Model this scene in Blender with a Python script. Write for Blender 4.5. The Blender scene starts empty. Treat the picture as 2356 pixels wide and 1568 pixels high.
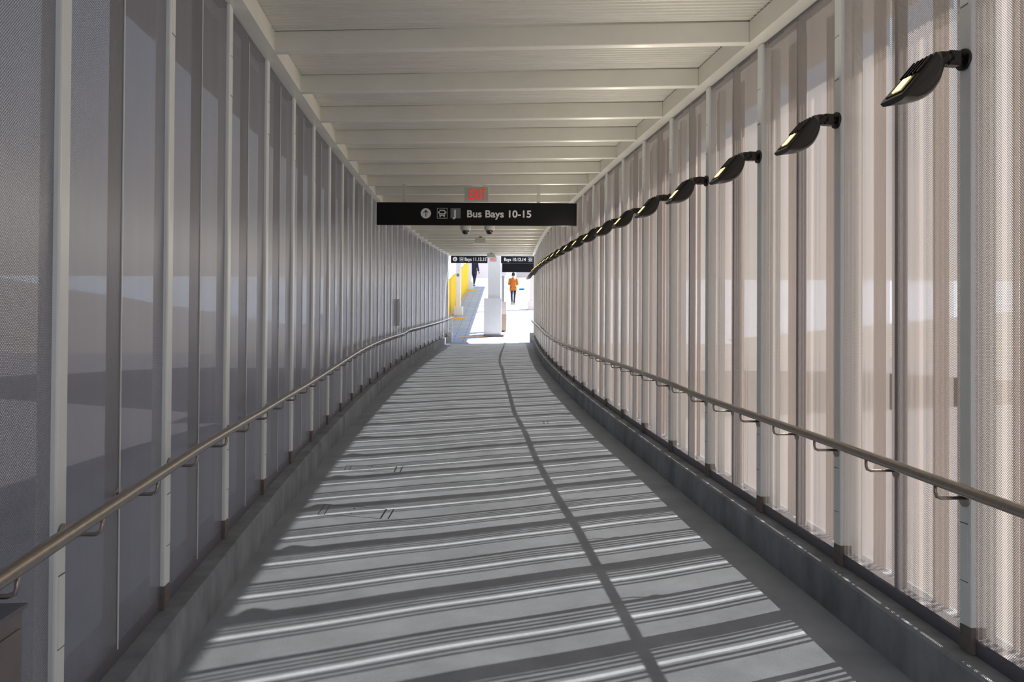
import bpy, bmesh, math, random
from mathutils import Vector, Matrix
C = bpy.context.scene
col = C.collection
R = math.radians
random.seed(4)

# ---------------------------------------------------------------- camera
cam = bpy.data.cameras.new('camera'); cam_o = bpy.data.objects.new('camera', cam); col.objects.link(cam_o)
cam.sensor_width = 36; cam.lens = 36 * 1950 / 2356; cam.clip_start = .05; cam.clip_end = 600
cam_o.matrix_world = Matrix.Rotation(R(90) + .0117, 4, 'X') @ Matrix.Rotation(math.asin(.006), 4, 'Z')
C.camera = cam_o

# ---------------------------------------------------------------- world, sun, exposure
w = bpy.data.worlds.new('sky'); C.world = w; w.use_nodes = True
nt = w.node_tree; bg = nt.nodes['Background']
tc = nt.nodes.new('ShaderNodeTexCoord'); sp = nt.nodes.new('ShaderNodeSeparateXYZ'); rp = nt.nodes.new('ShaderNodeValToRGB')
nt.links.new(tc.outputs['Generated'], sp.inputs[0]); nt.links.new(sp.outputs['Z'], rp.inputs[0]); nt.links.new(rp.outputs[0], bg.inputs[0])
e = rp.color_ramp.elements
e[0].position = 0; e[0].color = (1.0, .93, .86, 1)
e[1].position = 1; e[1].color = (.26, .44, .86, 1)
for p_, c_ in ((.10, (.95, .93, .93, 1)), (.3, (.66, .76, .95, 1))):
    q_ = e.new(p_); q_.color = c_
bg.inputs[1].default_value = 1.2
sun = bpy.data.lights.new('sun', 'SUN'); sun_o = bpy.data.objects.new('sun', sun); col.objects.link(sun_o)
sun.energy = 25; sun.angle = R(.45); sun.color = (1, .93, .84)
SD = Vector((-1, -.46, -.93)).normalized()
sun_o.rotation_euler = SD.to_track_quat('-Z', 'Y').to_euler(); sun_o.location = (20, 12, 20)
C.view_settings.view_transform = 'Standard'; C.view_settings.look = 'None'; C.view_settings.gamma = 1
C.view_settings.use_curve_mapping = False; C.view_settings.exposure = 0.08

# ---------------------------------------------------------------- profile of the ramp (plan curve and slope)
H = 3.3                                  # wall height above kerb
def poly(c, t):
    r = 0
    for a in c: r = r * t + a
    return r
def lin(c, y):                            # polynomial, straight on behind the camera
    if y >= 3: return poly(c, y / 10)
    return poly(c, .3) + (y - 3) * (poly(c, .31) - poly(c, .3)) / .1
def XL(y): return lin((-.0054, .2590, -1.2507, -1.1688), y)
def XR(y): return lin((-.0158, .1065, -.0499, -.8371, 2.2393), y) - .014 * max(0, 5 - max(y, 2))
def ZB(y): return lin((-.0024, .0206, .5496, -1.4573), y)
YEND = 34.45
def YL(k): return 6435 * (.001003 + .000187 * (k - 3))
def YR(j): return 6435 * (.00093 + .0001862 * (j - 2))
NL, NR = 27, 26
def interp(tab, y):
    if y <= tab[0][0]: return tab[0][1]
    for (a, b), (c, d) in zip(tab, tab[1:]):
        if y <= c: return b + (d - b) * (y - a) / (c - a)
    return tab[-1][1]

# ---------------------------------------------------------------- materials
def mat(name, color, rough=.5, metal=0, noise=0, scale=8, bump=0, spec=.5, stretch=None, dark=None):
    m = bpy.data.materials.new(name); m.use_nodes = True; n = m.node_tree.nodes; l = m.node_tree.links
    b = n['Principled BSDF']; b.inputs['Base Color'].default_value = (*color, 1)
    b.inputs['Roughness'].default_value = rough; b.inputs['Metallic'].default_value = metal
    b.inputs['Specular IOR Level'].default_value = spec
    if noise or bump:
        t = n.new('ShaderNodeTexCoord'); mp = n.new('ShaderNodeMapping'); ns = n.new('ShaderNodeTexNoise')
        ns.inputs['Scale'].default_value = scale; ns.inputs['Detail'].default_value = 8; ns.inputs['Roughness'].default_value = .62
        if stretch: mp.inputs['Scale'].default_value = stretch
        l.new(t.outputs['Object'], mp.inputs[0]); l.new(mp.outputs[0], ns.inputs['Vector'])
        if noise:
            cr = n.new('ShaderNodeValToRGB'); l.new(ns.outputs[0], cr.inputs[0]); l.new(cr.outputs[0], b.inputs['Base Color'])
            d = dark or tuple(c * (1 - noise) for c in color)
            cr.color_ramp.elements[0].position = .3; cr.color_ramp.elements[0].color = (*d, 1)
            cr.color_ramp.elements[1].position = .7; cr.color_ramp.elements[1].color = (*[min(1, c * (1 + noise * .6)) for c in color], 1)
        if bump:
            n2 = n.new('ShaderNodeTexNoise'); n2.inputs['Scale'].default_value = 260; n2.inputs['Detail'].default_value = 3
            l.new(t.outputs['Object'], n2.inputs['Vector'])
            bp = n.new('ShaderNodeBump'); bp.inputs['Strength'].default_value = bump; bp.inputs['Distance'].default_value = .004
            l.new(n2.outputs[0], bp.inputs['Height']); l.new(bp.outputs[0], b.inputs['Normal'])
    return m
def emis(name, color, s):
    m = bpy.data.materials.new(name); m.use_nodes = True; b = m.node_tree.nodes['Principled BSDF']
    b.inputs['Base Color'].default_value = (*color, 1); b.inputs['Emission Color'].default_value = (*color, 1); b.inputs['Emission Strength'].default_value = s
    return m

def perforated(name, color, open_, trans, holes=True, metal=.35, rough=.33):
    """perforated metal sheet: real holes near, even translucency in the mesh"""
    m = bpy.data.materials.new(name); m.use_nodes = True; n = m.node_tree.nodes; l = m.node_tree.links
    b = n['Principled BSDF']; out = n['Material Output']
    b.inputs['Metallic'].default_value = metal; b.inputs['Roughness'].default_value = rough
    t = n.new('ShaderNodeTexCoord')
    mp = n.new('ShaderNodeMapping'); mp.inputs['Scale'].default_value = (1, 1.1, .12)
    ns = n.new('ShaderNodeTexNoise'); ns.inputs['Scale'].default_value = 3.2; ns.inputs['Detail'].default_value = 7; ns.inputs['Roughness'].default_value = .6
    l.new(t.outputs['Object'], mp.inputs[0]); l.new(mp.outputs[0], ns.inputs['Vector'])
    cr = n.new('ShaderNodeValToRGB'); l.new(ns.outputs[0], cr.inputs[0]); l.new(cr.outputs[0], b.inputs['Base Color'])
    cr.color_ramp.elements[0].position = .3; cr.color_ramp.elements[0].color = (color[0] * .8, color[1] * .76, color[2] * .74, 1)
    cr.color_ramp.elements[1].position = .62; cr.color_ramp.elements[1].color = (*color, 1)
    tl = n.new('ShaderNodeBsdfTranslucent'); tl.inputs[0].default_value = (color[0], color[1], color[2], 1)
    mx = n.new('ShaderNodeMixShader'); mx.inputs[0].default_value = trans
    l.new(b.outputs[0], mx.inputs[1]); l.new(tl.outputs[0], mx.inputs[2])
    tr = n.new('ShaderNodeBsdfTransparent'); m2 = n.new('ShaderNodeMixShader')
    l.new(mx.outputs[0], m2.inputs[1]); l.new(tr.outputs[0], m2.inputs[2]); l.new(m2.outputs[0], out.inputs[0])
    if holes:
        sx = n.new('ShaderNodeSeparateXYZ'); l.new(t.outputs['Object'], sx.inputs[0])
        def M(op, a, bb=None, clamp=False):
            q = n.new('ShaderNodeMath'); q.operation = op; q.use_clamp = clamp
            for i, v in enumerate((a, bb)):
                if v is None: continue
                if isinstance(v, (int, float)): q.inputs[i].default_value = v
                else: l.new(v, q.inputs[i])
            return q.outputs[0]
        k = 2 * math.pi / .0105
        v = M('MULTIPLY', M('SINE', M('MULTIPLY', sx.outputs['Y'], k)), M('SINE', M('MULTIPLY', sx.outputs['Z'], k)))
        l.new(M('ADD', M('MULTIPLY', v, .9), open_, True), m2.inputs[0])
    else:
        m2.inputs[0].default_value = open_
    return m

M = {}
M['paint'] = mat('cream_steel_paint', (.80, .79, .73), .32, .0, noise=.05, scale=3)
M['post'] = mat('pale_steel_paint', (.77, .80, .80), .3, .0, noise=.04, scale=3)
M['deck'] = mat('cream_roof_deck', (.74, .73, .67), .34, .1, noise=.08, scale=5, stretch=(.3, 3, 1))
M['floor'] = mat('broom_concrete', (.335, .37, .42), .85, 0, noise=.2, scale=2.2, bump=.6)
M['kerb'] = mat('cast_concrete', (.27, .29, .32), .85, 0, noise=.42, scale=3.2, bump=.5, stretch=(1, 1, .5))
M['shoe'] = mat('dark_grout', (.17, .15, .14), .8, 0, noise=.3, scale=20)
M['sill'] = mat('dark_metal_sill', (.16, .16, .19), .5, .3)
M['mull'] = mat('mullion_metal', (.30, .29, .31), .4, .5)
M['steel'] = mat('brushed_stainless', (.36, .32, .285), .3, 1.0, noise=.12, scale=30)
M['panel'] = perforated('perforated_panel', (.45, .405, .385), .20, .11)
M['panel_left'] = perforated('perforated_panel_shaded', (.27, .265, .295), .08, .14)  # less open copy of the right panel, with shade put into its darker colour
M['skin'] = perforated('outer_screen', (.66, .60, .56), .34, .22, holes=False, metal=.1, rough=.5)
M['skin_left'] = perforated('outer_screen_shade_side', (.50, .49, .52), .26, .25, holes=False, metal=.1, rough=.5)  # copy of the right outer screen, its shade put into the darker colour
M['ribskin'] = perforated('outer_rib', (.66, .60, .56), .20, .22, holes=False, metal=.1, rough=.5)
M['blackmetal'] = mat('black_powder_coat', (.012, .010, .008), .28, .2)
M['lens'] = emis('lamp_lens', (1.0, .66, .20), 3.6)
M['signblack'] = mat('black_sign_face', (.006, .006, .007), .5, 0, spec=.2)
M['white'] = mat('white_lettering', (.75, .75, .77), .6)
M['greyicon'] = mat('grey_icon', (.16, .16, .18), .6)
M['red'] = emis('red_letters', (.9, .006, .008), .55)
M['exitface'] = mat('exit_face', (.44, .42, .41), .5)
M['housing'] = mat('cream_housing', (.55, .54, .50), .45)
M['dome'] = mat('smoked_dome', (.012, .012, .014), .08, 0, spec=1)
M['yellow'] = mat('yellow_panel', (.80, .52, .005), .6, 0)
M['yline'] = mat('yellow_paint', (.85, .42, .03), .7, noise=.15, scale=10)
M['plaster'] = mat('white_column', (.78, .77, .77), .6, noise=.04, scale=4)
M['tan'] = mat('tan_box', (.50, .43, .38), .6, noise=.08)
M['brown'] = mat('brown_box', (.30, .22, .17), .6, noise=.15, scale=14)
M['plinth'] = mat('plinth_stone', (.20, .16, .18), .8, noise=.15)
M['boxmetal'] = mat('dull_box_metal', (.22, .19, .18), .38, .6, noise=.2, scale=6)
M['asphalt'] = mat('asphalt', (.11, .11, .125), .9, noise=.2, scale=1)
M['skincol'] = mat('skin', (.42, .24, .16), .6)
M['orange'] = mat('orange_cloth', (.44, .13, .014), .85, noise=.12, scale=9)
M['navy'] = mat('dark_cloth', (.018, .017, .035), .85)
M['hair'] = mat('dark_hair', (.02, .012, .009), .6)
M['bldg'] = mat('pale_wall', (.72, .62, .57), .8, noise=.06, scale=.4)
M['glass'] = mat('dark_window', (.10, .13, .18), .15)
M['blue'] = mat('blue_paint', (.05, .25, .6), .5)
M['grey'] = mat('grey_metal', (.30, .32, .34), .45, .4)
M['graypale'] = mat('light_grey_metal', (.62, .64, .70), .5)
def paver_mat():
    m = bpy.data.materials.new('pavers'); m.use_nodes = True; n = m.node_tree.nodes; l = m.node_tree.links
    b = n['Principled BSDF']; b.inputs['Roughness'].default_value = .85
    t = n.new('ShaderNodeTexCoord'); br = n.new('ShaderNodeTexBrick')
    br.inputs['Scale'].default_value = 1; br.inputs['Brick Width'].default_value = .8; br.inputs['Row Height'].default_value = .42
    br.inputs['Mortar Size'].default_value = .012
    br.inputs['Color1'].default_value = (.40, .46, .56, 1); br.inputs['Color2'].default_value = (.36, .42, .52, 1); br.inputs['Mortar'].default_value = (.12, .14, .18, 1)  # blue of the canopy shade put into the whole paving colour
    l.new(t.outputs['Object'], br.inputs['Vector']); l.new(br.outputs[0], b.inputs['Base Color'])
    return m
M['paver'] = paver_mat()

# ---------------------------------------------------------------- mesh helper
class MB:
    def __init__(s): s.v = []; s.f = []
    def add(s, vs, fs):
        o = len(s.v); s.v += [tuple(v) for v in vs]; s.f += [tuple(i + o for i in f) for f in fs]; return s
    def hexa(s, c):          # 8 corners: bottom ring 0-3, top ring 4-7
        return s.add(c, [(3, 2, 1, 0), (4, 5, 6, 7), (0, 1, 5, 4), (1, 2, 6, 5), (2, 3, 7, 6), (3, 0, 4, 7)])
    def box(s, c, size, M_=None):
        x, y, z = (a / 2 for a in size); c = Vector(c)
        vs = [Vector(p) for p in ((-x, -y, -z), (x, -y, -z), (x, y, -z), (-x, y, -z), (-x, -y, z), (x, -y, z), (x, y, z), (-x, y, z))]
        if M_: vs = [M_ @ v for v in vs]
        return s.hexa([v + c for v in vs])
    def loft(s, rings, closed=True, cap=True):
        n = len(rings[0]); o = len(s.v)
        for r in rings: s.v += [tuple(p) for p in r]
        for i in range(len(rings) - 1):
            for j in range(n if closed else n - 1):
                a = o + i * n + j; b = o + i * n + (j + 1) % n
                s.f.append((a, b, b + n, a + n))
        if cap and closed:
            s.f.append(tuple(o + j for j in reversed(range(n)))); s.f.append(tuple(o + (len(rings) - 1) * n + j for j in range(n)))
        return s
    def tube(s, pts, r, n=10):
        pts = [Vector(p) for p in pts]; rings = []; nrm = None
        for i, p in enumerate(pts):
            d = (pts[min(i + 1, len(pts) - 1)] - pts[max(i - 1, 0)]).normalized()
            if nrm is None:
                nrm = Vector((0, 0, 1)) if abs(d.z) < .9 else Vector((1, 0, 0))
            nrm = (nrm - d * nrm.dot(d)).normalized(); b = d.cross(nrm)
            rr = r[i] if isinstance(r, (list, tuple)) else r
            rings.append([p + rr * (math.cos(2 * math.pi * j / n) * nrm + math.sin(2 * math.pi * j / n) * b) for j in range(n)])
        return s.loft(rings)
    def cyl(s, a, b, r, n=20): return s.tube([a, b], r, n)
    def revolve(s, c, prof, n=24, axis='Z'):
        rings = []
        for r, h in prof:
            rings.append([Vector(c) + (Vector((r * math.cos(2 * math.pi * j / n), r * math.sin(2 * math.pi * j / n), h))) for j in range(n)])
        return s.loft(rings)
    def build(s, name, m, parent=None, smooth=False, bevel=0, seg=2):
        me = bpy.data.meshes.new(name); me.from_pydata(s.v, [], s.f)
        bm = bmesh.new(); bm.from_mesh(me); bmesh.ops.recalc_face_normals(bm, faces=bm.faces); bm.to_mesh(me); bm.free()
        me.materials.append(m)
        if smooth: me.polygons.foreach_set('use_smooth', [True] * len(me.polygons))
        o = bpy.data.objects.new(name, me); col.objects.link(o)
        if parent: o.parent = parent
        if bevel:
            b = o.modifiers.new('bevel', 'BEVEL'); b.width = bevel; b.segments = seg; b.limit_method = 'ANGLE'; b.angle_limit = R(40)
        return o
def tag(o, label=None, cat=None, group=None, kind=None):
    if label: o['label'] = label
    if cat: o['category'] = cat
    if group: o['group'] = group
    if kind: o['kind'] = kind
    return o
def empty(name, loc, rz=0, label=None, cat=None, group=None):
    o = bpy.data.objects.new(name, None); col.objects.link(o); o.location = loc; o.rotation_euler.z = rz; o.empty_display_size = .1
    return tag(o, label, cat, group)
def struct(o): o['kind'] = 'structure'; return o
def copy_tree(o, parent=None):
    c = o.copy(); col.objects.link(c)
    if parent: c.parent = parent
    for ch in list(o.children): copy_tree(ch, c)
    return c
ORD = ['nearest the camera', 'second', 'third', 'fourth', 'fifth', 'sixth', 'seventh', 'eighth', 'ninth', 'tenth', 'eleventh', 'twelfth', 'thirteenth',
       'fourteenth', 'fifteenth', 'sixteenth', 'seventeenth', 'eighteenth', 'nineteenth', 'twentieth', 'twenty-first', 'twenty-second', 'twenty-third',
       'twenty-fourth', 'twenty-fifth', 'twenty-sixth', 'twenty-seventh', 'twenty-eighth', 'twenty-ninth', 'thirtieth']
def nth(i): return ORD[i] if i == 0 else ORD[i] + ' from the camera'

# ---------------------------------------------------------------- frames along the walls
def frame(side, y):
    """point on the post face line, along-tangent, inward normal"""
    X = XL if side < 0 else XR
    p = Vector((X(y), y, ZB(y)))
    t = Vector((X(y + .1) - X(y - .1), .2, 0)).normalized()
    nrm = Vector((t.y, -t.x, 0)) * (-side)          # inward
    return p, t, nrm
ys_all = [-5 + i * .6 for i in range(int((YEND + 5) / .6))] + [YEND]

# floor: gently uneven concrete
def und(x, y):
    return .0035 * math.sin(1.9 * x + .7 * y) + .003 * math.sin(3.3 * x - 1.1 * y + 1) + .0015 * math.sin(6 * x + 2.3 * y)
mb = MB(); fy = [-5 + i * .15 for i in range(int((YEND + 5) / .15))] + [YEND]; nx = 24; rows = []
for y in fy:
    a = XL(y) + .04; b = XR(y) - .04
    rows.append([(a + (b - a) * i / nx, y, ZB(y) - .235 + und(a + (b - a) * i / nx, y)) for i in range(nx + 1)])
mb.loft(rows, closed=False)
fl = struct(mb.build('floor', M['floor'], smooth=True))
# slab below the floor, down to the ground
mb = MB(); rings = []
for y in (-5, 0, 5, 10, 15, 20, 25, 30, YEND - .02):
    a, b = XL(y) - .28, XR(y) + .28; z = ZB(y) - .30
    rings.append([(a, y, z - .5), (b, y, z - .5), (b, y, z), (a, y, z)])
mb.loft(rings); struct(mb.build('trim_1', M['kerb']))

# kerbs
for side, nm in ((-1, 'baseboard_left'), (1, 'baseboard_right')):
    mb = MB(); rings = []
    for y in ys_all:
        p, t, n = frame(side, y)
        a = p + n * .085; b = p - n * .26; o = b
        rings.append([(a.x, a.y, p.z - .30), (o.x, o.y, p.z - .30), (o.x, o.y, p.z), (a.x - n.x * .012, a.y, p.z), (a.x, a.y, p.z - .012)])
    mb.loft(rings)
    struct(mb.build(nm, M['kerb']))

# walls: inner perforated sheets, joints, sills; outer screens
for side, nm in ((-1, 'wall_left'), (1, 'wall_right')):
    Y = YL if side < 0 else YR
    mb = MB()
    ks = [k * .5 for k in range(-8, (NL if side < 0 else NR) * 2 + 1)]
    def pt(y, off, z):
        p, t, n = frame(side, y); return (p.x - n.x * off, p.y - n.y * off, p.z + z)
    yb = [Y(k) for k in ks if Y(k) < YEND - .3] + [YEND - .05]
    for a, b in zip(yb, yb[1:]):
        g = .006 if side < 0 else .012
        mb.loft([[pt(a + g, .022, .06), pt(a + g, .022, H - .02)], [pt(b - g, .022, .06), pt(b - g, .022, H - .01)]], closed=False)
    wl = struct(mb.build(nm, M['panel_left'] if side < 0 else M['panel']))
    # half-bay mullions behind the sheets
    for k in ks:
        if k != int(k) and Y(k) < YEND - .2:
            p, t, n = frame(side, Y(k)); mb = MB()
            rot = Matrix((( t.x, n.x, 0), (t.y, n.y, 0), (0, 0, 1)))
            mb.box(p - n * .048 + Vector((0, 0, H / 2)), (.03, .05, H - .02), rot)
            mb.build('mullion', M['mull'], wl)
            if side < 0:
                mb = MB(); mb.box(p - n * .019 + Vector((0, 0, H / 2)), (.006, .004, H - .1), rot)
                mb.build('joint_strip', M['post'], wl)
    # sill and head rails
    for nm2, z0, z1, m_ in (('sill_rail', .0, .07, M['sill']), ('head_rail', H - .03, H + .0, M['sill'])):
        mb = MB(); rings = []
        for y in ys_all:
            rings.append([pt(y, .022, z0), pt(y, .075, z0), pt(y, .075, z1), pt(y, .022, z1)])
        mb.loft(rings); mb.build(nm2, m_, wl)
    # outer screen: sheets with gaps, closed ribs beside every gap
    mb = MB(); rb = MB(); D = .24; gp = .032 if side > 0 else 0
    for a, b in zip(yb, yb[1:]):
        c0, c1 = a - .16, a - .16 + (b - a)
        mb.loft([[pt(c0 + gp, D, -.02), pt(c0 + gp, D, H + .1)], [pt(c1, D, -.02), pt(c1, D, H + .1)]], closed=False)
        if side < 0: continue
        for q in range(3 if int(a * 10) % 2 else 4):
            yy = c0 + .06 + q * .046
            rb.loft([[pt(yy, D - .02, 0), pt(yy + .02, D - .02, 0), pt(yy + .02, D - .005, 0), pt(yy, D - .005, 0)],
                     [pt(yy, D - .02, H), pt(yy + .02, D - .02, H), pt(yy + .02, D - .005, H), pt(yy, D - .005, H)]])
        for q in range(2):
            yy = c1 - .05 - q * .05
            rb.loft([[pt(yy, D - .02, 0), pt(yy + .02, D - .02, 0), pt(yy + .02, D - .005, 0), pt(yy, D - .005, 0)],
                     [pt(yy, D - .02, H), pt(yy + .02, D - .02, H), pt(yy + .02, D - .005, H), pt(yy, D - .005, H)]])
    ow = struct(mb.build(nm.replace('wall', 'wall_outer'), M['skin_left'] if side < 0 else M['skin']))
    if side > 0:
        rb.build('rib', M['ribskin'], ow)
        for k in ks:
            if Y(k) > YEND - .5 or k != int(k): continue
            wd = .06
            p, t, n = frame(side, Y(k) + .085 + wd * .3); rot = Matrix(((t.x, n.x, 0), (t.y, n.y, 0), (0, 0, 1)))
            mb = MB(); mb.box(p - n * .16 + Vector((0, 0, H / 2)), (wd, .05, H), rot); mb.build('shadow_stud', M['post'], ow)  # unseen studs added behind the posts to widen their shadows

# ceiling deck with ribs running across, overhanging the walls
mb = MB(); prof = []; y = -5
while y < YEND:
    prof += [(y, 0), (y + .042, 0), (y + .046, -.012), (y + .056, -.012)]
    y += .06
rings = []
for y, dz in prof:
    a, b = XL(y) - .9, XR(y) + .9; dy = .035                     # deck follows the skew of the frames
    z = ZB(y) + H + .165 + dz
    rings.append([(a, y + .16, z), (b, y - .16, z)])
mb.loft(rings, closed=False)
cl = struct(mb.build('ceiling', M['deck']))
mb = MB(); rings = []
for y in ys_all:
    a, b = XL(y) - .93, XR(y) + .93; z = ZB(y) + H + .19
    rings.append([(a, y + .16, z), (b, y - .16, z), (b, y - .16, z + .1), (a, y + .16, z + .1)])
mb.loft(rings); mb.build('roof_slab', M['paint'], cl)

# edge tubes along the tops of the walls
for side, nm in ((-1, 'trim_2'), (1, 'trim_3')):
    mb = MB(); rings = []
    for y in ys_all:
        p, t, n = frame(side, y); a = p + n * .085; b = p - n * .12
        rings.append([(a.x, a.y, p.z + H + .003), (b.x, b.y, p.z + H + .003), (b.x, b.y, p.z + H + .152), (a.x, a.y, p.z + H + .152)])
    mb.loft(rings); struct(mb.build(nm, M['paint']))

# posts, each a thing: tube, grout shoe, hand-hole cover
for side, Y, N, sn in ((-1, YL, NL, 'left'), (1, YR, NR, 'right')):
    for k in range(N):
        y = Y(k)
        if y > YEND - .1: continue
        p, t, n = frame(side, y)
        rot = Matrix(((t.x, n.x, 0), (t.y, n.y, 0), (0, 0, 1)))
        o = empty('wall_post', p, 0, 'pale steel wall post on the %s, %s' % (sn, nth(k)), 'post', '%s wall posts' % sn)
        hh = H - .11 + .0
        mb = MB(); mb.box(Vector((0, 0, .11 + hh / 2)) - n * .035, (.082, .07, hh), rot)
        mb.build('tube', M['post'], o, bevel=.008 if k < 12 else 0)
        mb = MB(); mb.box(Vector((0, 0, .055)) - n * .035, (.078, .066, .11), rot)
        mb.build('grout_shoe', M['shoe'], o)
        if k < 8:
            for zc in (.42, 2.86):
                mb = MB(); mb.box(Vector((0, 0, zc)) + n * .0005 + t * .004, (.05, .003, .24), rot)
                mb.build('hand_hole_cover', M['post'], o)
                for dz in (-.122, .122):
                    mb = MB(); mb.box(Vector((0, 0, zc + dz)) + n * .001 + t * .004, (.052, .0025, .0035), rot)
                    mb.build('cover_seam', M['sill'], o)

# ceiling beams, each spanning a pair of posts
for k in range(-3, NL):
    yl, yr = YL(k) - .20, YR(k - 1)
    if yl > YEND - .1: continue
    a, ta, na = frame(-1, yl); b, tb, nb = frame(1, yr)
    a = a + na * .08; b = b + nb * .08
    # ends die against the edge tubes
    mb = MB(); d = (b - a).normalized(); q = Vector((-d.y, d.x, 0)).normalized() * .035
    z0, z1 = Vector((0, 0, H + .002)), Vector((0, 0, H + .152))
    mb.hexa([a - q + z0, b - q + z0, b + q + z0, a + q + z0, a - q + z1, b - q + z1, b + q + z1, a + q + z1])
    o = mb.build('ceiling_beam', M['paint'], bevel=.006 if k < 12 else 0)
    if k >= 1:
        tag(o, 'cream steel beam across the ceiling, %s' % nth(k - 1), 'beam', 'cream ceiling beams')
    else:
        tag(o, 'cream steel beam across the ceiling above the camera', 'beam', 'cream ceiling beams')

# handrails
RL = [(-5, .735), (2.4, .75), (4.1, .75), (5.6, .727), (6.5, .72), (7.5, .71), (8.5, .712), (9.9, .722), (11.6, .743), (13, .752), (15.2, .749), (17.7, .726), (19.9, .70), (21.3, .735), (24.6, .70), (28.4, .69), (31.3, .695), (34.6, .75)]
RR = [(-5, .73), (3.1, .726), (4.7, .718), (6.9, .705), (7.9, .724), (9.8, .722), (11.3, .71), (13.5, .712), (15.8, .675), (18.7, .675), (21.7, .705), (24, .755), (27.7, .76), (31, .73), (34.6, .70)]
for side, tab, Y, N, sn, y0 in ((-1, RL, YL, NL, 'left', -1.0), (1, RR, YR, NR, 'right', -1.0)):
    p, t, n = frame(side, 0)
    hr = empty('handrail', (0, 0, 0), 0, 'brushed steel handrail running along the %s wall' % sn, 'handrail', 'wall handrails')
    pts = []; y = y0
    while y < YEND + .35:
        p, t, n = frame(side, y); q = p + n * .13; pts.append((q.x, q.y, p.z + interp(tab, y))); y += .2
    if side < 0:
        p, t, n = frame(side, YEND + .8); q = p + n * .13; pts.append((q.x, q.y, p.z + .74))
    mb = MB(); mb.tube(pts, .0235, 16); mb.build('rail_tube', M['steel'], hr, smooth=True)
    for k2 in range(-2, N * 2):
        k = k2 * .5; y = Y(k)
        if y > YEND - .1: continue
        p, t, n = frame(side, y); off = .0 if k2 % 2 == 0 else -.026
        zr = interp(tab, y); b0 = p + n * off + Vector((0, 0, zr - .075))
        e1 = p + n * .105 + Vector((0, 0, zr - .075)); e2 = p + n * .13 + Vector((0, 0, zr - .05)); e3 = p + n * .13 + Vector((0, 0, zr - .015))
        mb = MB(); mid = p + n * .124 + Vector((0, 0, zr - .068))
        mb.tube([b0, e1, mid, e2, e3], .0075, 8)
        br = mb.build('bracket', M['steel'], hr, smooth=True)
        mb = MB(); mb.cyl(b0, b0 + n * .006, .038, 20)
        mb.build('mounting_disc', M['steel'], br)
    if side < 0:
        p, t, n = frame(side, YEND + .75); q = p + n * .13
        mb = MB(); mb.cyl((q.x, q.y, p.z + .74), (q.x, q.y, p.z - .2), .022, 12); mb.build('end_post', M['graypale'], hr, smooth=True)

# ---------------------------------------------------------------- floodlights on the right-hand posts
def make_lamp():
    # local frame: +X points inward from the wall, +Z up, +Y along the wall towards the far end
    o = empty('floodlight', (0, 0, 0))
    mb = MB(); mb.cyl((-.001, 0, 0), (.014, 0, 0), .046, 24); mb.build('mounting_plate', M['blackmetal'], o, smooth=False, bevel=.003)
    mb = MB(); mb.cyl((.010, 0, 0), (.032, 0, 0), .019, 16)
    mb.box((.058, 0, .0), (.062, .055, .062)); mb.build('swivel_joint', M['blackmetal'], o, bevel=.009)
    mb = MB(); mb.tube([(.07, 0, 0), (.108, 0, -.001), (.14, 0, -.028), (.17, 0, -.06)], [.032, .031, .028, .026], 14); mb.build('arm', M['blackmetal'], o, smooth=True)
    # head: flat face up/inward, domed back; axis runs down and inward
    ax = Vector((.66, 0, -.75)).normalized(); up = Vector((-ax.z, 0, ax.x)); lat = Vector((0, 1, 0))
    c0 = Vector((.170, 0, -.006)); L = .252; W = .076
    rings = []
    n = 14
    for i in range(13):
        s_ = i / 12
        wd = W * (.80 + .24 * math.sin(math.pi * min(1, s_ * 1.15) * .5)) * (1 if s_ < .97 else .95)
        dp = .102 * math.sin(math.pi * (.22 + .78 * s_)) ** .7 if s_ < 1 else .012
        dp = max(dp, .014)
        c = c0 + ax * (L * s_)
        ring = [c + lat * wd + up * .0, c + lat * (wd * .98) + up * .012, c - lat * (wd * .98) + up * .012, c - lat * wd]
        for j in range(1, n):
            a_ = math.pi * j / n
            ring.append(c - lat * wd * math.cos(a_) - up * dp * math.sin(a_) ** .8)
        rings.append(ring)
    mb = MB(); mb.loft(rings); hd = mb.build('lamp_head', M['blackmetal'], o, smooth=False)
    mb = MB(); rot = Matrix((ax, lat, up)).transposed()
    for dy in (-.055, -.028, 0, .028, .055):
        mb.box(c0 + ax * .07 + up * .016 + lat * dy, (.10, .006, .012), rot)
    mb.build('cooling_fin', M['blackmetal'], hd)
    mb = MB(); mb.box(c0 + ax * .178 + up * .0135, (.10, .112, .005), rot); mb.build('bezel', M['blackmetal'], hd)
    mb = MB(); mb.box(c0 + ax * .172 + up * .0165, (.080, .052, .005), rot); ln = mb.build('lens', M['lens'], hd)
    # ring at the neck
    mb = MB(); mb.tube([c0 - ax * .004 + up * -.035, c0 - ax * .012 + up * -.045], [.05, .035], 14); mb.build('neck_collar', M['boxmetal'], hd)
    return o
lamp0 = make_lamp()
ld = bpy.data.lights.new('floodlight_beam', 'AREA'); ld.size = .08; ld.energy = 5.0; ld.color = (1, .90, .74)
o_light = bpy.data.objects.new('floodlight_beam', ld)
o_light.rotation_euler = Vector((.73, 0, .68)).to_track_quat('-Z', 'Y').to_euler(); o_light.location = (.305, 0, -.10)
for j in range(NR):
    y = YR(j)
    if y > YEND - .1: continue
    p, t, n = frame(1, y)
    o = lamp0 if j == 0 else copy_tree(lamp0)
    zz = 2.505
    o.location = p + Vector((0, 0, zz)) + n * .001
    o.rotation_euler = (0, 0, math.atan2(n.y, n.x) + R(6))
    if j == 0: col.objects.link(o_light); o_light.parent = o
    tag(o, 'black floodlight on an arm on the right wall, %s' % nth(j), 'floodlight', 'floodlights on the right-hand wall')

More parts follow.
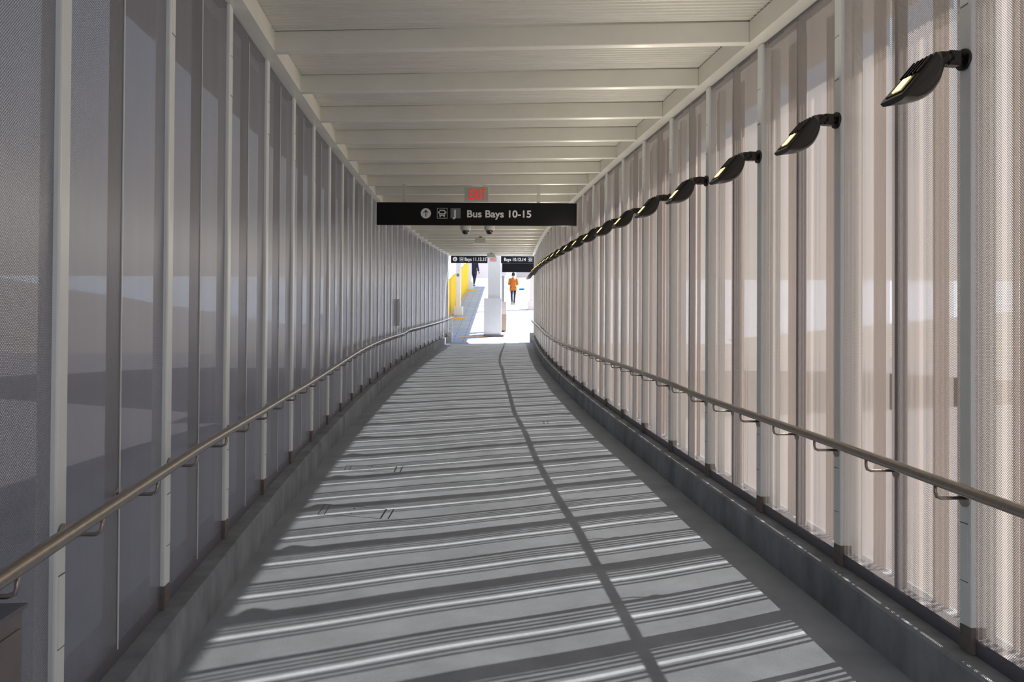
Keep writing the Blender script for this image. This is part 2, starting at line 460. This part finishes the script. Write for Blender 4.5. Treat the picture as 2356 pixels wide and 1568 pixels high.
# ---------------------------------------------------------------- signs
def text(name, body, size, loc, m, parent, bold=.0, sx=1, align='LEFT', rz=0, depth=.002):
    cu = bpy.data.curves.new(name, 'FONT'); cu.body = body; cu.size = size; cu.offset = bold; cu.extrude = depth; cu.align_x = align
    to = bpy.data.objects.new(name + '_tmp', cu); col.objects.link(to)
    bpy.context.view_layer.update()
    me = bpy.data.meshes.new_from_object(to.evaluated_get(bpy.context.evaluated_depsgraph_get()))
    bpy.data.objects.remove(to); bpy.data.curves.remove(cu)
    me.name = name; me.materials.clear(); me.materials.append(m)
    o = bpy.data.objects.new(name, me); col.objects.link(o); o.parent = parent
    o.location = loc; o.rotation_euler = (R(90), 0, rz); o.scale = (sx, 1, 1)
    return o
def flat(mb, x, z, y, pts, th=.003):      # prism from an outline in x,z facing -y
    mb.loft([[(x + a, y, z + b) for a, b in pts], [(x + a, y + th, z + b) for a, b in pts]])
def disc(r, n=32, cx=0, cz=0): return [(cx + r * math.cos(2 * math.pi * i / n), cz + r * math.sin(2 * math.pi * i / n)) for i in range(n)]
def rect(x0, z0, x1, z1): return [(x0, z0), (x1, z0), (x1, z1), (x0, z1)]
def bus_icon(parent, cx, cz, y, s):
    """outlined square with the front of a bus, s = half size"""
    m1 = MB(); t = s * .07
    for r_ in (rect(-s, -s, s, -s + t), rect(-s, s - t, s, s), rect(-s, -s, -s + t, s), rect(s - t, -s, s, s)): flat(m1, cx, cz, y - .001, r_, .002)
    flat(m1, cx, cz, y - .001, [(-.55 * s, -.5 * s), (.55 * s, -.5 * s), (.6 * s, .1 * s), (.55 * s, .55 * s), (.3 * s, .68 * s), (-.3 * s, .68 * s), (-.55 * s, .55 * s), (-.6 * s, .1 * s)], .002)
    for sx in (-1, 1):
        flat(m1, cx, cz, y - .001, rect(min(sx * .28 * s, sx * .48 * s), -.72 * s, max(sx * .28 * s, sx * .48 * s), -.45 * s), .002)
        flat(m1, cx, cz, y - .001, rect(min(sx * .64 * s, sx * .78 * s), .0 * s, max(sx * .64 * s, sx * .78 * s), .34 * s), .002)
    ic = m1.build('bus_symbol', M['white'], parent)
    m2 = MB()
    flat(m2, cx, cz, y - .003, [(-.46 * s, .0), (.46 * s, .0), (.44 * s, .42 * s), (-.44 * s, .42 * s)], .003)
    flat(m2, cx, cz, y - .003, rect(-.22 * s, .50 * s, .22 * s, .57 * s), .003)
    for sx in (-1, 1): flat(m2, cx, cz, y - .003, disc(.08 * s, 12, sx * .38 * s, -.28 * s), .003)
    flat(m2, cx, cz, y - .003, rect(-.2 * s, -.32 * s, .2 * s, -.22 * s), .003)
    m2.build('bus_windscreen', M['signblack'], ic)
def arrow_icon(parent, cx, cz, y, r, ang=0):
    m1 = MB(); flat(m1, cx, cz, y - .001, disc(r), .002); d = m1.build('arrow_disc', M['white'], parent)
    m2 = MB(); ca, sa = math.cos(ang), math.sin(ang)
    def rt(pts): return [(a * r * ca - b * r * sa, a * r * sa + b * r * ca) for a, b in pts]
    flat(m2, cx, cz, y - .003, rt([(-.075, -.62), (.075, -.62), (.075, .5), (-.075, .5)]), .003)
    flat(m2, cx, cz, y - .003, rt([(0, .68), (-.52, .12), (-.42, .02), (0, .46)]), .003)
    flat(m2, cx, cz, y - .003, rt([(0, .68), (0, .46), (.42, .02), (.52, .12)]), .003)
    m2.build('arrow', M['signblack'], d)

SY = 13.36
sg = empty('hanging_sign', (-.57, SY, 1.98), 0, 'long black hanging sign reading Bus Bays 10-15 in front of the ceiling', 'sign')
mb = MB(); mb.box((0, .03, .178), (3.16, .055, .356)); mb.build('sign_panel', M['signblack'], sg, bevel=.004)
arrow_icon(sg, -.802, .183, 0, .081)
bus_icon(sg, -.545, .186, 0, .082)
mb = MB(); flat(mb, -.333, .187, -.001, rect(-.08, -.08, .08, .08), .002); jt = mb.build('line_tile', M['greyicon'], sg)
text('line_letter', 'J', .15, (-.362, -.003, .133), M['white'], jt, .006)
text('lettering', 'Bus Bays 10-15', .155, (-.160, -.002, .127), M['white'], sg, .0035, 1.08)
for x in (-1.15, .975):
    mb = MB(); mb.box((x, .03, .50), (.05, .03, .29)); mb.build('hanger', M['housing'], sg)
ex = empty('exit_sign', (-.57, 13.36, 2.357), 0, 'square-cornered EXIT sign with red letters just above the hanging bus bay sign', 'exit sign')
mb = MB(); mb.box((0, .0, .115), (.385, .05, .228)); bd = mb.build('sign_body', M['housing'], ex, bevel=.005)
mb = MB(); mb.box((0, -.026, .115), (.36, .006, .205)); mb.build('sign_face', M['exitface'], ex)
text('exit_letters', 'EXIT', .235, (.01, -.031, .032), M['red'], ex, .001, .56, 'CENTER')
mb = MB(); mb.box((0, .0, .242), (.17, .05, .028)); mb.build('canopy_mount', M['white'], ex, bevel=.004)

# dome cameras
def beam_bottom(y): return ZB(y) + H
def make_dome():
    o = empty('dome_camera', (0, 0, 0))
    mb = MB(); mb.revolve((0, 0, 0), [(.09, 0), (.11, -.02), (.122, -.05), (.122, -.17), (.112, -.20), (.085, -.215)], 28); mb.build('housing', M['housing'], o, smooth=True)
    mb = MB(); mb.revolve((0, 0, -.213), [(.082, 0), (.08, -.03), (.068, -.06), (.045, -.082), (.012, -.09)], 24); mb.build('smoked_dome', M['dome'], o, smooth=True)
    return o
d0 = make_dome()
for i, x in enumerate((-1.086, -.53)):
    o = d0 if i == 0 else copy_tree(d0)
    yy = YL(14) - .31 * (x + 2.66) / 3.6 * 1.4
    o.location = (x, yy, beam_bottom(yy) + .002)
    tag(o, '%s of the two dome cameras behind the hanging sign' % ('left' if i == 0 else 'right'), 'camera', 'dome cameras on the ceiling')

# ceiling boxes
def make_box():
    o = empty('ceiling_speaker', (0, 0, 0))
    mb = MB(); mb.hexa([(-.17, -.09, -.19), (.17, -.09, -.19), (.17, .09, -.19), (-.17, .09, -.19), (-.145, -.07, -.03), (.145, -.07, -.03), (.145, .07, -.03), (-.145, .07, -.03)])
    mb.build('housing', M['housing'], o, bevel=.02)
    mb = MB(); mb.box((-.18, 0, -.19), (.05, .16, .015)); mb.box((.18, 0, -.19), (.05, .16, .015)); mb.build('side_lug', M['housing'], o)
    mb = MB(); mb.box((0, 0, -.025), (.08, .06, .055)); mb.build('mount', M['blackmetal'], o)
    return o
b0 = make_box()
for i, (x, k) in enumerate(((-.92, 18), (-.82, 25))):
    o = b0 if i == 0 else copy_tree(b0)
    yy = YL(k) - .26 * (x - XL(YL(k))) / 1.8
    o.location = (x, yy, beam_bottom(yy) + .002)
    tag(o, ('cream ceiling speaker box just beyond the two dome cameras', 'cream ceiling speaker box nearest the bright far opening')[i], 'speaker', 'ceiling boxes')

# white bar on the left wall, metal box at lower left
p, t, n = frame(-1, 19.6)
o = empty('wall_intercom', p + Vector((0, 0, .86)), math.atan2(n.y, n.x), 'narrow white upright box on the left wall above the handrail', 'intercom')
mb = MB(); mb.box((.035, 0, .33), (.07, .05, .62)); mb.build('housing', M['white'], o, bevel=.012)
mb = MB(); mb.box((.071, 0, .33), (.004, .03, .44)); mb.build('dark_face', M['sill'], o)
p, t, n = frame(-1, 2.19)
o = empty('junction_box', p + n * .0, math.atan2(n.y, n.x), 'brown-grey metal box on the left kerb under the handrail, bottom left corner', 'electrical box')
mb = MB(); mb.box((.045, 0, .31), (.09, .36, .60)); mb.build('housing', M['boxmetal'], o, bevel=.006)
mb = MB(); mb.box((.092, 0, .30), (.006, .32, .52)); mb.build('cover', M['boxmetal'], o, bevel=.002)
mb = MB(); mb.cyl((.093, .13, .34), (.102, .13, .34), .009, 12); mb.build('screw', M['graypale'], o)
mb = MB(); mb.box((.05, 0, .617), (.10, .37, .012)); mb.build('cap', M['sill'], o)

# floor covers
def floor_strip(mb, a, b, wd=.012):
    a = Vector(a); b = Vector(b); n_ = max(2, int((b - a).length / .1)); d = (b - a).normalized(); q = Vector((-d.y, d.x)) * wd / 2
    rings = []
    for i in range(n_ + 1):
        c = a + (b - a) * i / n_; z = ZB(c.y) - .235 + und(c.x, c.y)
        rings.append([(c.x - q.x, c.y - q.y, z - .004), (c.x + q.x, c.y + q.y, z - .004), (c.x + q.x, c.y + q.y, z + .0015), (c.x - q.x, c.y - q.y, z + .0015)])
    mb.loft(rings)
for i, cs in enumerate((((-1.532, 6.743), (-1.02, 6.644), (-1.018, 6.95), (-1.553, 7.078)), ((-1.684, 8.57), (-1.166, 8.461), (-1.18, 8.758), (-1.706, 8.817)))):
    c = sum((Vector(q) for q in cs), Vector((0, 0))) / 4
    o = empty('floor_hatch', (0, 0, 0), 0, 'concrete-filled access hatch in the floor near the left kerb, %s from camera' % ('nearer' if i == 0 else 'farther'), 'floor hatch', 'floor hatches')
    mb = MB(); 
    for a, b in ((0, 1), (2, 3)): floor_strip(mb, cs[a], cs[b], .008)
    mb.build('long_seam', M['sill'], o)
    mb = MB()
    floor_strip(mb, cs[1], cs[2], .012); floor_strip(mb, (cs[1][0] + .06, cs[1][1]), (cs[2][0] + .06, cs[2][1]), .01); floor_strip(mb, cs[0], cs[3], .006)
    floor_strip(mb, (cs[0][0] + .05, cs[0][1]), (cs[3][0] + .05, cs[3][1]), .006)
    mb.build('end_bar', M['blackmetal'], o)
    mb = MB()
    for dy in (-.06, .09):
        z = ZB(c.y + dy) - .235 + und(c.x, c.y + dy); mb.cyl((c.x, c.y + dy, z - .003), (c.x, c.y + dy, z + .002), .009, 12)
    mb.build('lifting_hole', M['blackmetal'], o)
mb = MB(); floor_strip(mb, (-.37, 10.2), (-.17, 10.2), .028)
tag(mb.build('drain_slot', M['blackmetal']), 'small dark slotted drain in the middle of the walkway floor', 'drain')
mb = MB(); floor_strip(mb, (.455, 11.82), (.46, 12.16), .012); floor_strip(mb, (.51, 11.86), (.515, 12.1), .012)
tag(mb.build('floor_marker', M['blackmetal']), 'pair of short dark marks set in the floor right of the drain', 'floor marker')

# ---------------------------------------------------------------- end of the tunnel
p1, t1, n1 = frame(-1, YEND); p2, t2, n2 = frame(1, YEND - .25)
mb = MB()
for p, n in ((p1, n1), (p2, n2)):
    mb.box(p - n * .06 + Vector((0, 0, H / 2 + .0)), (.17, .2, H))
struct(mb.build('trim_4', M['post']))
mb = MB(); zt = ZB(YEND) + H
mb.box(((p1.x + p2.x) / 2, YEND, zt + .09), (3.9, .12, .22)); struct(mb.build('trim_5', M['paint']))
mb = MB()
for p, n in ((p1, n1), (p2, n2)): mb.box(p + n * .02 + Vector((0, .12, -.06)), (.32, .35, .46))
struct(mb.build('trim_6', M['plaster'], bevel=.01))

# ---------------------------------------------------------------- plaza beyond
def G(y): y = min(y, 64); return .12 + .162 * (y - 35.5) + .0117 * y
mb = MB(); yy = [YEND - .02, 35.5, 64, 130]; rings = []
for y in yy:
    z = ZB(YEND) - .245 if y < 35 else G(y)
    rings.append([(-6 if y < 60 else -40, y, z), (9 if y < 60 else 60, y, z)])
# finer ramps so the brick pattern stays level
mb.loft(rings, closed=False)
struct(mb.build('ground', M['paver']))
mb = MB(); mb.box((0, 150, -2.9), (700, 700, .3)); struct(mb.build('ground_outer', M['asphalt']))

def gbox(x, y, sx, sy, h, z0=0): return (x, y, G(y) + z0 + h / 2), (sx, sy, h)
# main column
cx, cy = -.83, 36.2
o = empty('square_column', (cx, cy, G(cy) - .15), 0, 'wide white column with thicker lower cladding in the centre of the opening', 'column')
mb = MB(); mb.box((.06, 0, 3.2), (.54, .5, 3.6)); mb.build('shaft', M['plaster'], o, bevel=.01)
mb = MB(); mb.box((0, 0, .92), (.74, .66, 1.6)); mb.build('lower_cladding', M['plaster'], o, bevel=.012)
mb = MB(); mb.box((.05, -.02, .08), (.86, .78, .20)); mb.build('plinth', M['plinth'], o, bevel=.01)
ex2 = empty('exit_sign', (-.82, cy - .29, 3.80), 0, 'small EXIT sign with red letters on the white column beyond the tunnel', 'exit sign')
mb = MB(); mb.box((0, 0, .1), (.28, .05, .2)); mb.build('sign_body', M['exitface'], ex2, bevel=.004)
text('exit_letters', 'EXIT', .19, (0, -.03, .035), M['red'], ex2, .002, .5, 'CENTER')
# tan and brown box
o = empty('litter_bin', (-.40, 37.4, G(37.4)), 0, 'tan and brown upright bin right of the white column', 'bin')
mb = MB(); mb.box((0, 0, .38), (.29, .30, .72)); mb.build('lower_body', M['brown'], o, bevel=.008)
mb = MB(); mb.box((0, 0, 1.02), (.285, .29, .56)); mb.build('upper_body', M['tan'], o, bevel=.008)

# canopy over the plaza
mb = MB()
z0 = 4.35
mb.hexa([(-4.2, 35.3, G(35.3) + z0), (3.3, 35.3, G(35.3) + z0), (3.3, 60, G(60) + z0), (-4.2, 60, G(60) + z0),
         (-4.2, 35.3, G(35.3) + z0 + .25), (3.3, 35.3, G(35.3) + z0 + .25), (3.3, 60, G(60) + z0 + .25), (-4.2, 60, G(60) + z0 + .25)])
cn = struct(mb.build('ceiling_canopy', M['plaster']))

def col_thing(x, y, lab, m):
    o = empty('canopy_column', (x, y, G(y) - .05), 0, lab, 'column', 'columns along the plaza')
    mb = MB(); mb.box((0, 0, 2.25), (.24, .24, 4.3)); mb.build('shaft', m, o, bevel=.01)
    mb = MB(); mb.box((0, 0, .24), (.46, .46, .46)); mb.build('base_block', m, o, bevel=.015)
    return o
c1 = col_thing(-2.72, 42.8, 'pale column on a square base, near one beside the yellow screen', M['plaster'])
mb = MB(); mb.box((-.02, -.125, 2.05), (.12, .012, .13)); pl = mb.build('bay_plate', M['signblack'], c1)
mb = MB(); mb.box((-.02, -.133, 2.05), (.05, .006, .05)); mb.build('plate_mark', M['white'], pl)
col_thing(-2.82, 56, 'pale column on a square base, far one at the end of the yellow screen', M['plaster'])
col_thing(1.07, 45.2, 'pinkish column on a square base at the right edge of the opening', M['bldg'])

# yellow screen panels
for i in range(7):
    y0, y1 = 37 + i * 2.65, 37 + (i + 1) * 2.65 - .08
    x0, x1 = -3.28 + .02 * (y0 - 37), -3.28 + .02 * (y1 - 37)
    mb = MB(); th = .02
    nb = 18; rings = []
    for q in range(nb * 2 + 1):
        s_ = q / (nb * 2); y = y0 + (y1 - y0) * s_; x = x0 + (x1 - x0) * s_ + (.02 if q % 2 else -.02); z = G(y)
        rings.append([(x - th, y, z + .08), (x + th, y, z + .08), (x + th, y, z + 1.8), (x - th, y, z + 1.8)])
    mb.loft(rings)
    o = empty('yellow_screen', (x0, y0, G(y0)), 0, 'yellow ribbed screen panel left of the plaza, %s' % nth(i), 'screen', 'yellow screen panels')
    pm = mb.build('sheet', M['yellow']); pm.parent = o; pm.matrix_parent_inverse = Matrix.Translation(-Vector(o.location))
    mb = MB(); mb.box((0, 0, .92), (.07, .07, 1.84)); mb.build('post', M['yellow'], o)
# painted edge lines
def strip(nm, pts, m, lab, th=.012):
    mb = MB(); mb.loft([[(x, y, G(y) + .002) for x, y in pts], [(x, y, G(y) + th) for x, y in pts]])
    return tag(mb.build(nm, m), lab, 'painted line', 'yellow lines on the plaza')
strip('painted_line', [(-2.95, 41.3), (-2.28, 41.3), (-2.28, 41.85), (-2.95, 41.85)], M['yline'], 'yellow painted bar on the ground before the near column')
strip('painted_line', [(-2.76, 54.6), (-2.3, 54.6), (-2.3, 55.2), (-2.76, 55.2)], M['yline'], 'yellow painted bar on the ground before the far column')
strip('painted_line', [(-2.2, 35.52), (-1.1, 35.62), (-1.1, 35.78), (-2.2, 35.74)], M['yline'], 'yellow painted bar on the ground left of the white column base')
for i in range(7):
    y0, y1 = 37 + i * 2.65, 37 + (i + 1) * 2.65 - .08; xa, xb = -3.28 + .02 * (y0 - 37), -3.28 + .02 * (y1 - 37)
    strip('painted_line', [(xa + .07, y0), (xa + .15, y0), (xb + .15, y1), (xb + .07, y1)], M['yline'], 'thin yellow line at the foot of the yellow screen, %s' % nth(i))

# hanging bay signs
def bay_sign(x, w_, lab, txt, rz, flip):
    z = 3.99
    o = empty('bay_sign', (x, 37.6, z - .1), rz, lab, 'sign', 'black bay signs beyond the opening')
    mb = MB(); mb.box((0, .03, .2), (w_, .06, .40)); mb.build('sign_panel', M['signblack'], o)
    if not flip:
        arrow_icon(o, -w_ / 2 + .18, .17, 0, .10, R(135)); bus_icon(o, -w_ / 2 + .47, .17, 0, .095)
        text('lettering', txt, .2, (-w_ / 2 + .60, -.002, .10), M['white'], o, .005, .88)
    else:
        arrow_icon(o, w_ / 2 - .09, .17, 0, .10, R(-135)); bus_icon(o, w_ / 2 - .36, .17, 0, .095)
        text('lettering', txt, .2, (-w_ / 2 + .13, -.002, .10), M['white'], o, .005, .88)
    for sx in (-1, 1):
        mb = MB(); mb.cyl((sx * w_ * .35, .03, .4), (sx * w_ * .35, .03, G(37.6) + 4.4 - z), .015, 8); mb.build('hanger', M['grey'], o)
    return o
bay_sign(-1.92, 1.62, 'black hanging sign reading Bays 11,13,15 left of the column', 'Bays 11,13,15', 0, False)
bay_sign(.32, 1.66, 'black hanging sign reading Bays 10,12,14 right of the column', 'Bays 10,12,14', 0, True)
o = empty('display_screen', (.28, 39.4, 3.65), 0, 'dark blank display box hanging below the right bay sign', 'screen')
mb = MB(); mb.box((0, 0, .24), (1.52, .18, .46)); mb.build('case', M['signblack'], o, bevel=.01)
mb = MB(); mb.box((0, -.095, .24), (1.44, .008, .40)); mb.build('screen', M['signblack'], o)
for sx in (-.5, .5):
    mb = MB(); mb.cyl((sx, 0, .46), (sx, 0, G(39.4) + 4.36 - 3.65), .02, 8); mb.build('hanger', M['grey'], o)

# slim pole with box right of the column, barrier below
o = empty('ticket_post', (-.53, 48.5, G(48.5)), 0, 'slim grey post with a small box behind the right side of the column', 'post')
mb = MB(); mb.box((0, 0, .8), (.16, .16, 1.6)); mb.build('pole', M['grey'], o, bevel=.01)
mb = MB(); mb.box((.04, 0, 1.75), (.30, .22, .5)); mb.build('head_box', M['graypale'], o, bevel=.02)

# far buildings and board
def building(nm, x, y, sx, sy, h, lab, m, wins):
    o = empty(nm, (x, y, G(y)), 0, lab, 'building')
    mb = MB(); mb.box((0, 0, h / 2), (sx, sy, h)); mb.build('walls', m, o)
    mb = MB(); mb.box((0, 0, h + .15), (sx + .4, sy + .4, .3)); mb.build('roof_edge', M['plaster'], o)
    for wx, wz, ww, wh in wins:
        mb = MB(); mb.box((wx, -sy / 2 - .02, wz), (ww, .08, wh)); mb.build('window', M['glass'], o)
    return o
building('station_building', -2.2, 78, 3.4, 6, 5.5, 'pale pink building far beyond the left side of the plaza', M['bldg'], [(.9, 3.0, .3, 1.6)])
building('shelter_building', 4.2, 84, 7, 6, 5.0, 'pale building far beyond the right side of the plaza', M['bldg'], [(-1.5, 1.2, 1.2, 1.2), (1.5, 1.2, 1.6, 1.2)])
o = empty('notice_board', (.95, 66, G(66)), 0, 'beige notice board behind the person in orange', 'board')
mb = MB(); mb.box((0, 0, .55), (1.3, .1, .62)); mb.build('board', M['tan'], o)
for sx in (-.5, .5):
    mb = MB(); mb.box((sx, .03, .15), (.06, .06, .32)); mb.build('leg', M['grey'], o)
o = empty('blue_box', (.62, 55.6, G(55.6)), 0, 'small flat blue box on the ground right of the person in orange', 'box')
mb = MB(); mb.hexa([(-.18, -.3, 0), (.18, -.3, 0), (.22, .3, 0), (-.14, .3, 0), (-.16, -.28, .08), (.16, -.28, .08), (.20, .28, .10), (-.12, .28, .10)]); mb.build('case', M['blue'], o)
# joints on the bright paving at right: thin raised strips standing for the joint lines
for i in range(11):
    y = 36.4 + i * .82
    mb = MB(); x0 = .25 + .02 * i
    mb.loft([[(x0, y, G(y) + .001), (1.6, y, G(y) + .001), (1.6, y + .045, G(y) + .001), (x0, y + .045, G(y) + .001)],
             [(x0, y, G(y) + .012), (1.6, y, G(y) + .012), (1.6, y + .045, G(y) + .012), (x0, y + .045, G(y) + .012)]])
    tag(mb.build('paving_joint', M['grey']), 'thin grey strip across the bright paving at right, %s' % nth(i), 'strip', 'thin strips on the bright paving')

# ---------------------------------------------------------------- people
def skinned(name, nodes, edges, m, parent, root=0, sub=2):
    """nodes: (x,y,z,rx,ry); one continuous skinned surface"""
    me = bpy.data.meshes.new(name); me.from_pydata([n_[:3] for n_ in nodes], edges, [])
    o = bpy.data.objects.new(name, me); col.objects.link(o); o.parent = parent
    bm = bmesh.new(); bm.from_mesh(me); lay = bm.verts.layers.skin.verify()
    for i, v in enumerate(bm.verts): v[lay].radius = nodes[i][3:5]; v[lay].use_root = (i == root)
    bm.to_mesh(me); bm.free()
    sk = o.modifiers.new('skin', 'SKIN'); sk.use_smooth_shade = True; sk.branch_smoothing = .3
    sb = o.modifiers.new('sub', 'SUBSURF'); sb.levels = sub; sb.render_levels = sub
    dg = bpy.context.evaluated_depsgraph_get(); bpy.context.view_layer.update(); dg.update()
    me2 = bpy.data.meshes.new_from_object(o.evaluated_get(dg)); o.modifiers.clear(); o.data = me2
    me2.materials.clear(); me2.materials.append(m); me2.polygons.foreach_set('use_smooth', [True] * len(me2.polygons))
    return o
def person(loc, rz, s, label, top, legs_m, pose):
    """pose: dict of joints in metres for a 1.7 m figure, facing +y"""
    o = empty('person', loc, rz, label, 'person'); o.scale = (s, s, s)
    P = pose
    nodes = []; edges = []
    def nd(p, rx, ry=None): nodes.append((*p, rx, ry or rx)); return len(nodes) - 1
    def ch(a, lst):
        for it in lst:
            b = nd(it[0], *it[1:]); edges.append((a, b)); a = b
        return a
    pel = nd((0, 0, .93), .135, .10)
    chest = ch(pel, [((0, .0, 1.08), .115, .09), ((0, .0, 1.24), .135, .10), ((0, -.0, 1.36), .125, .09)])
    neck = ch(chest, [((0, .0, 1.44), .058, .058), ((0, .015, 1.50), .052, .054)])
    hx, hy = P.get('head', (0, .03))
    ch(neck, [((hx, hy, 1.555), .068, .08), ((hx, hy, 1.62), .078, .092), ((hx, hy - .01, 1.68), .055, .07)])
    for sd in ('l', 'r'):
        sg_ = -1 if sd == 'l' else 1
        sh, el, wr, kn, an = (P[sd + q] for q in ('sh', 'el', 'wr', 'kn', 'an'))
        a = ch(chest, [(sh, .058, .055), (tuple((sh[i] + el[i]) / 2 for i in range(3)), .047), (el, .04), (tuple((el[i] + wr[i]) / 2 for i in range(3)), .037), (wr, .026, .022)])
        w_ = Vector(wr); d = (Vector(wr) - Vector(el)).normalized(); side = Vector((-sg_, 0, 0)); side = (side - d * side.dot(d)).normalized(); pn = d.cross(side)
        palm = ch(a, [(tuple(w_ + d * .045), .036, .018), (tuple(w_ + d * .085), .038, .016)])
        for q, (off, ln) in enumerate(((-.03, .055), (-.010, .07), (.011, .066), (.031, .05))):
            b_ = w_ + d * .09 + side * (-off)
            ch(palm, [(tuple(b_ + d * .012), .0085), (tuple(b_ + d * ln * .6 + pn * .008 * sg_), .008), (tuple(b_ + d * ln + pn * .022 * sg_), .0065)])
        ch(a, [(tuple(w_ + d * .03 + side * .032), .011), (tuple(w_ + d * .06 + side * .052), .010), (tuple(w_ + d * .085 + side * .058), .008)])
        hp = (sg_ * .085, 0, .90)
        k_ = ch(pel, [(hp, .072, .085), (tuple((hp[i] * .5 + kn[i] * .5) for i in range(3)), .076), (kn, .054, .056), (tuple(kn[i] * .6 + an[i] * .4 for i in range(3)), .052), (an, .034, .036)])
        ch(k_, [((an[0], an[1] - .03, an[2] - .045), .034, .03), ((an[0], an[1] + .07, an[2] - .055), .038, .026), ((an[0] + sg_ * .01, an[1] + .15, an[2] - .062), .032, .018)])
    skinned('body', nodes, edges, M['skincol'], o)
    # face: nose, ears and eyes as small shapes on the head
    mb = MB()
    mb.loft([[(hx - .014, hy + .085, 1.585), (hx + .014, hy + .085, 1.585), (hx, hy + .085, 1.63)], [(hx - .006, hy + .115, 1.588), (hx + .006, hy + .115, 1.588), (hx, hy + .10, 1.62)]])
    for sg_ in (-1, 1): mb.revolve((hx + sg_ * .078, hy - .005, 1.59), [(.006, -.03), (.017, -.02), (.02, 0), (.017, .022), (.006, .032)], 10)
    mb.build('face_features', M['skincol'], o, smooth=True)
    mb = MB()
    for sg_ in (-1, 1): mb.revolve((hx + sg_ * .032, hy + .086, 1.622), [(.002, -.008), (.011, -.004), (.011, .004), (.002, .008)], 10)
    mb.box((hx, hy + .090, 1.555), (.045, .006, .008)); mb.build('eyes_and_mouth', M['hair'], o)
    # hair: cap and bun
    mb = MB(); rings = []
    for i in range(9):
        a_ = math.pi * (.02 + .60 * i / 8); z = 1.655 + .098 * math.cos(a_); r_ = math.sin(a_)
        rings.append([(hx + .091 * r_ * math.cos(q), hy - .014 + .098 * r_ * math.sin(q) - (.018 if math.sin(q) > .3 and i > 4 else 0), z - (.05 * (i / 8) ** 2 if math.sin(q) < .2 else 0)) for q in [2 * math.pi * j / 20 for j in range(20)]])
    mb.loft(rings)
    if P.get('bun'): mb.revolve((hx, hy - .075, 1.70), [(.004, .045), (.03, .035), (.042, .01), (.036, -.02), (.01, -.04)], 14)
    mb.build('hair', M['hair'], o, smooth=True)
    # top
    nodes.clear(); edges.clear()
    f = P.get('flare', .17); hem = P.get('hem', .86); mb = MB(); rings = []
    for z, rx, ry in ((hem, f, .145), (hem + .005, f + .004, .149), (.98, f * .94, .138), (1.10, f * .90, .130), (1.25, .182, .132), (1.34, .178, .118), (1.40, .135, .095), (1.44, .075, .072), (1.465, .066, .066)):
        rings.append([(rx * math.cos(q), ry * math.sin(q) + .004 * math.sin(5 * q + z * 9) * (z < 1.2), z) for q in [2 * math.pi * j_ / 28 for j_ in range(28)]])
    mb.loft(rings)
    for sd in ('l', 'r'):
        sh, el, wr = (Vector(P[sd + q]) for q in ('sh', 'el', 'wr')); fr = P.get('sleeve', .15)
        sg_ = -1 if sd == 'l' else 1
        pts = [sh - Vector((sg_ * .05, 0, .01)), sh + Vector((sg_ * .01, 0, -.02)), sh.lerp(el, .5), el, el.lerp(wr, max(.1, fr))]
        mb.tube(pts, [.06, .078, .070, .062, .05 if fr > .2 else .062], 16)
    mb.build('shirt' if P.get('bun') else 'jacket', top, o, smooth=True)
    nodes.clear(); edges.clear()
    pel = nd((0, 0, .95), .130, .10)
    for sd in ('l', 'r'):
        sg_ = -1 if sd == 'l' else 1; kn, an = P[sd + 'kn'], P[sd + 'an']; hp = (sg_ * .085, 0, .88)
        ch(pel, [(hp, .078, .095), (tuple((hp[i] * .5 + kn[i] * .5) for i in range(3)), .085), (kn, .062, .063), (tuple(kn[i] * .6 + an[i] * .4 for i in range(3)), .058), ((an[0], an[1], an[2] - .02), .046, .048)])
    skinned('trousers', nodes, edges, legs_m, o)
    for sd in ('l', 'r'):
        an = P[sd + 'an']; rings = []
        for yo, wd, ht in ((-.065, .026, .05), (-.04, .038, .07), (.0, .04, .085), (.06, .042, .06), (.12, .045, .042), (.17, .036, .03), (.19, .018, .02)):
            rings.append([(an[0] + wd * math.cos(a_), an[1] + yo, an[2] - .085 + ht * .5 + ht * .5 * math.sin(a_)) for a_ in [2 * math.pi * j / 12 for j in range(12)]])
        mb = MB(); mb.loft(rings); mb.build('shoe', M['blackmetal'], o, smooth=True)
    return o
walk = dict(lsh=(-.175, 0, 1.385), rsh=(.175, 0, 1.385), lel=(-.235, .02, 1.11), rel=(.235, .02, 1.11), lwr=(-.13, .23, 1.13), rwr=(.13, .23, 1.13),
            lkn=(-.085, .05, .50), rkn=(.075, .0, .50), lan=(-.06, -.06, .10), ran=(.05, .10, .09), bun=True, flare=.205, hem=.76, sleeve=.1)
person((.055, 47.3, G(47.3) - .0), R(2), 1.03, 'person in orange shirt and dark leggings walking away, hair tied up', M['orange'], M['navy'], walk)
ph = dict(lsh=(-.17, 0, 1.385), rsh=(.17, 0, 1.385), lel=(-.22, .02, 1.12), rel=(.23, -.02, 1.12), lwr=(-.20, .14, .90), rwr=(.26, .08, .87),
          lkn=(-.08, .12, .51), rkn=(.07, .0, .50), lan=(-.07, .12, .10), ran=(.06, -.14, .11), flare=.16, hem=.70, sleeve=.9)
person((-2.60, 57.6, G(57.6) - .0), R(-25), 1.16, 'person in dark clothes beyond the far plaza column, head hidden by sign', M['navy'], M['navy'], ph)
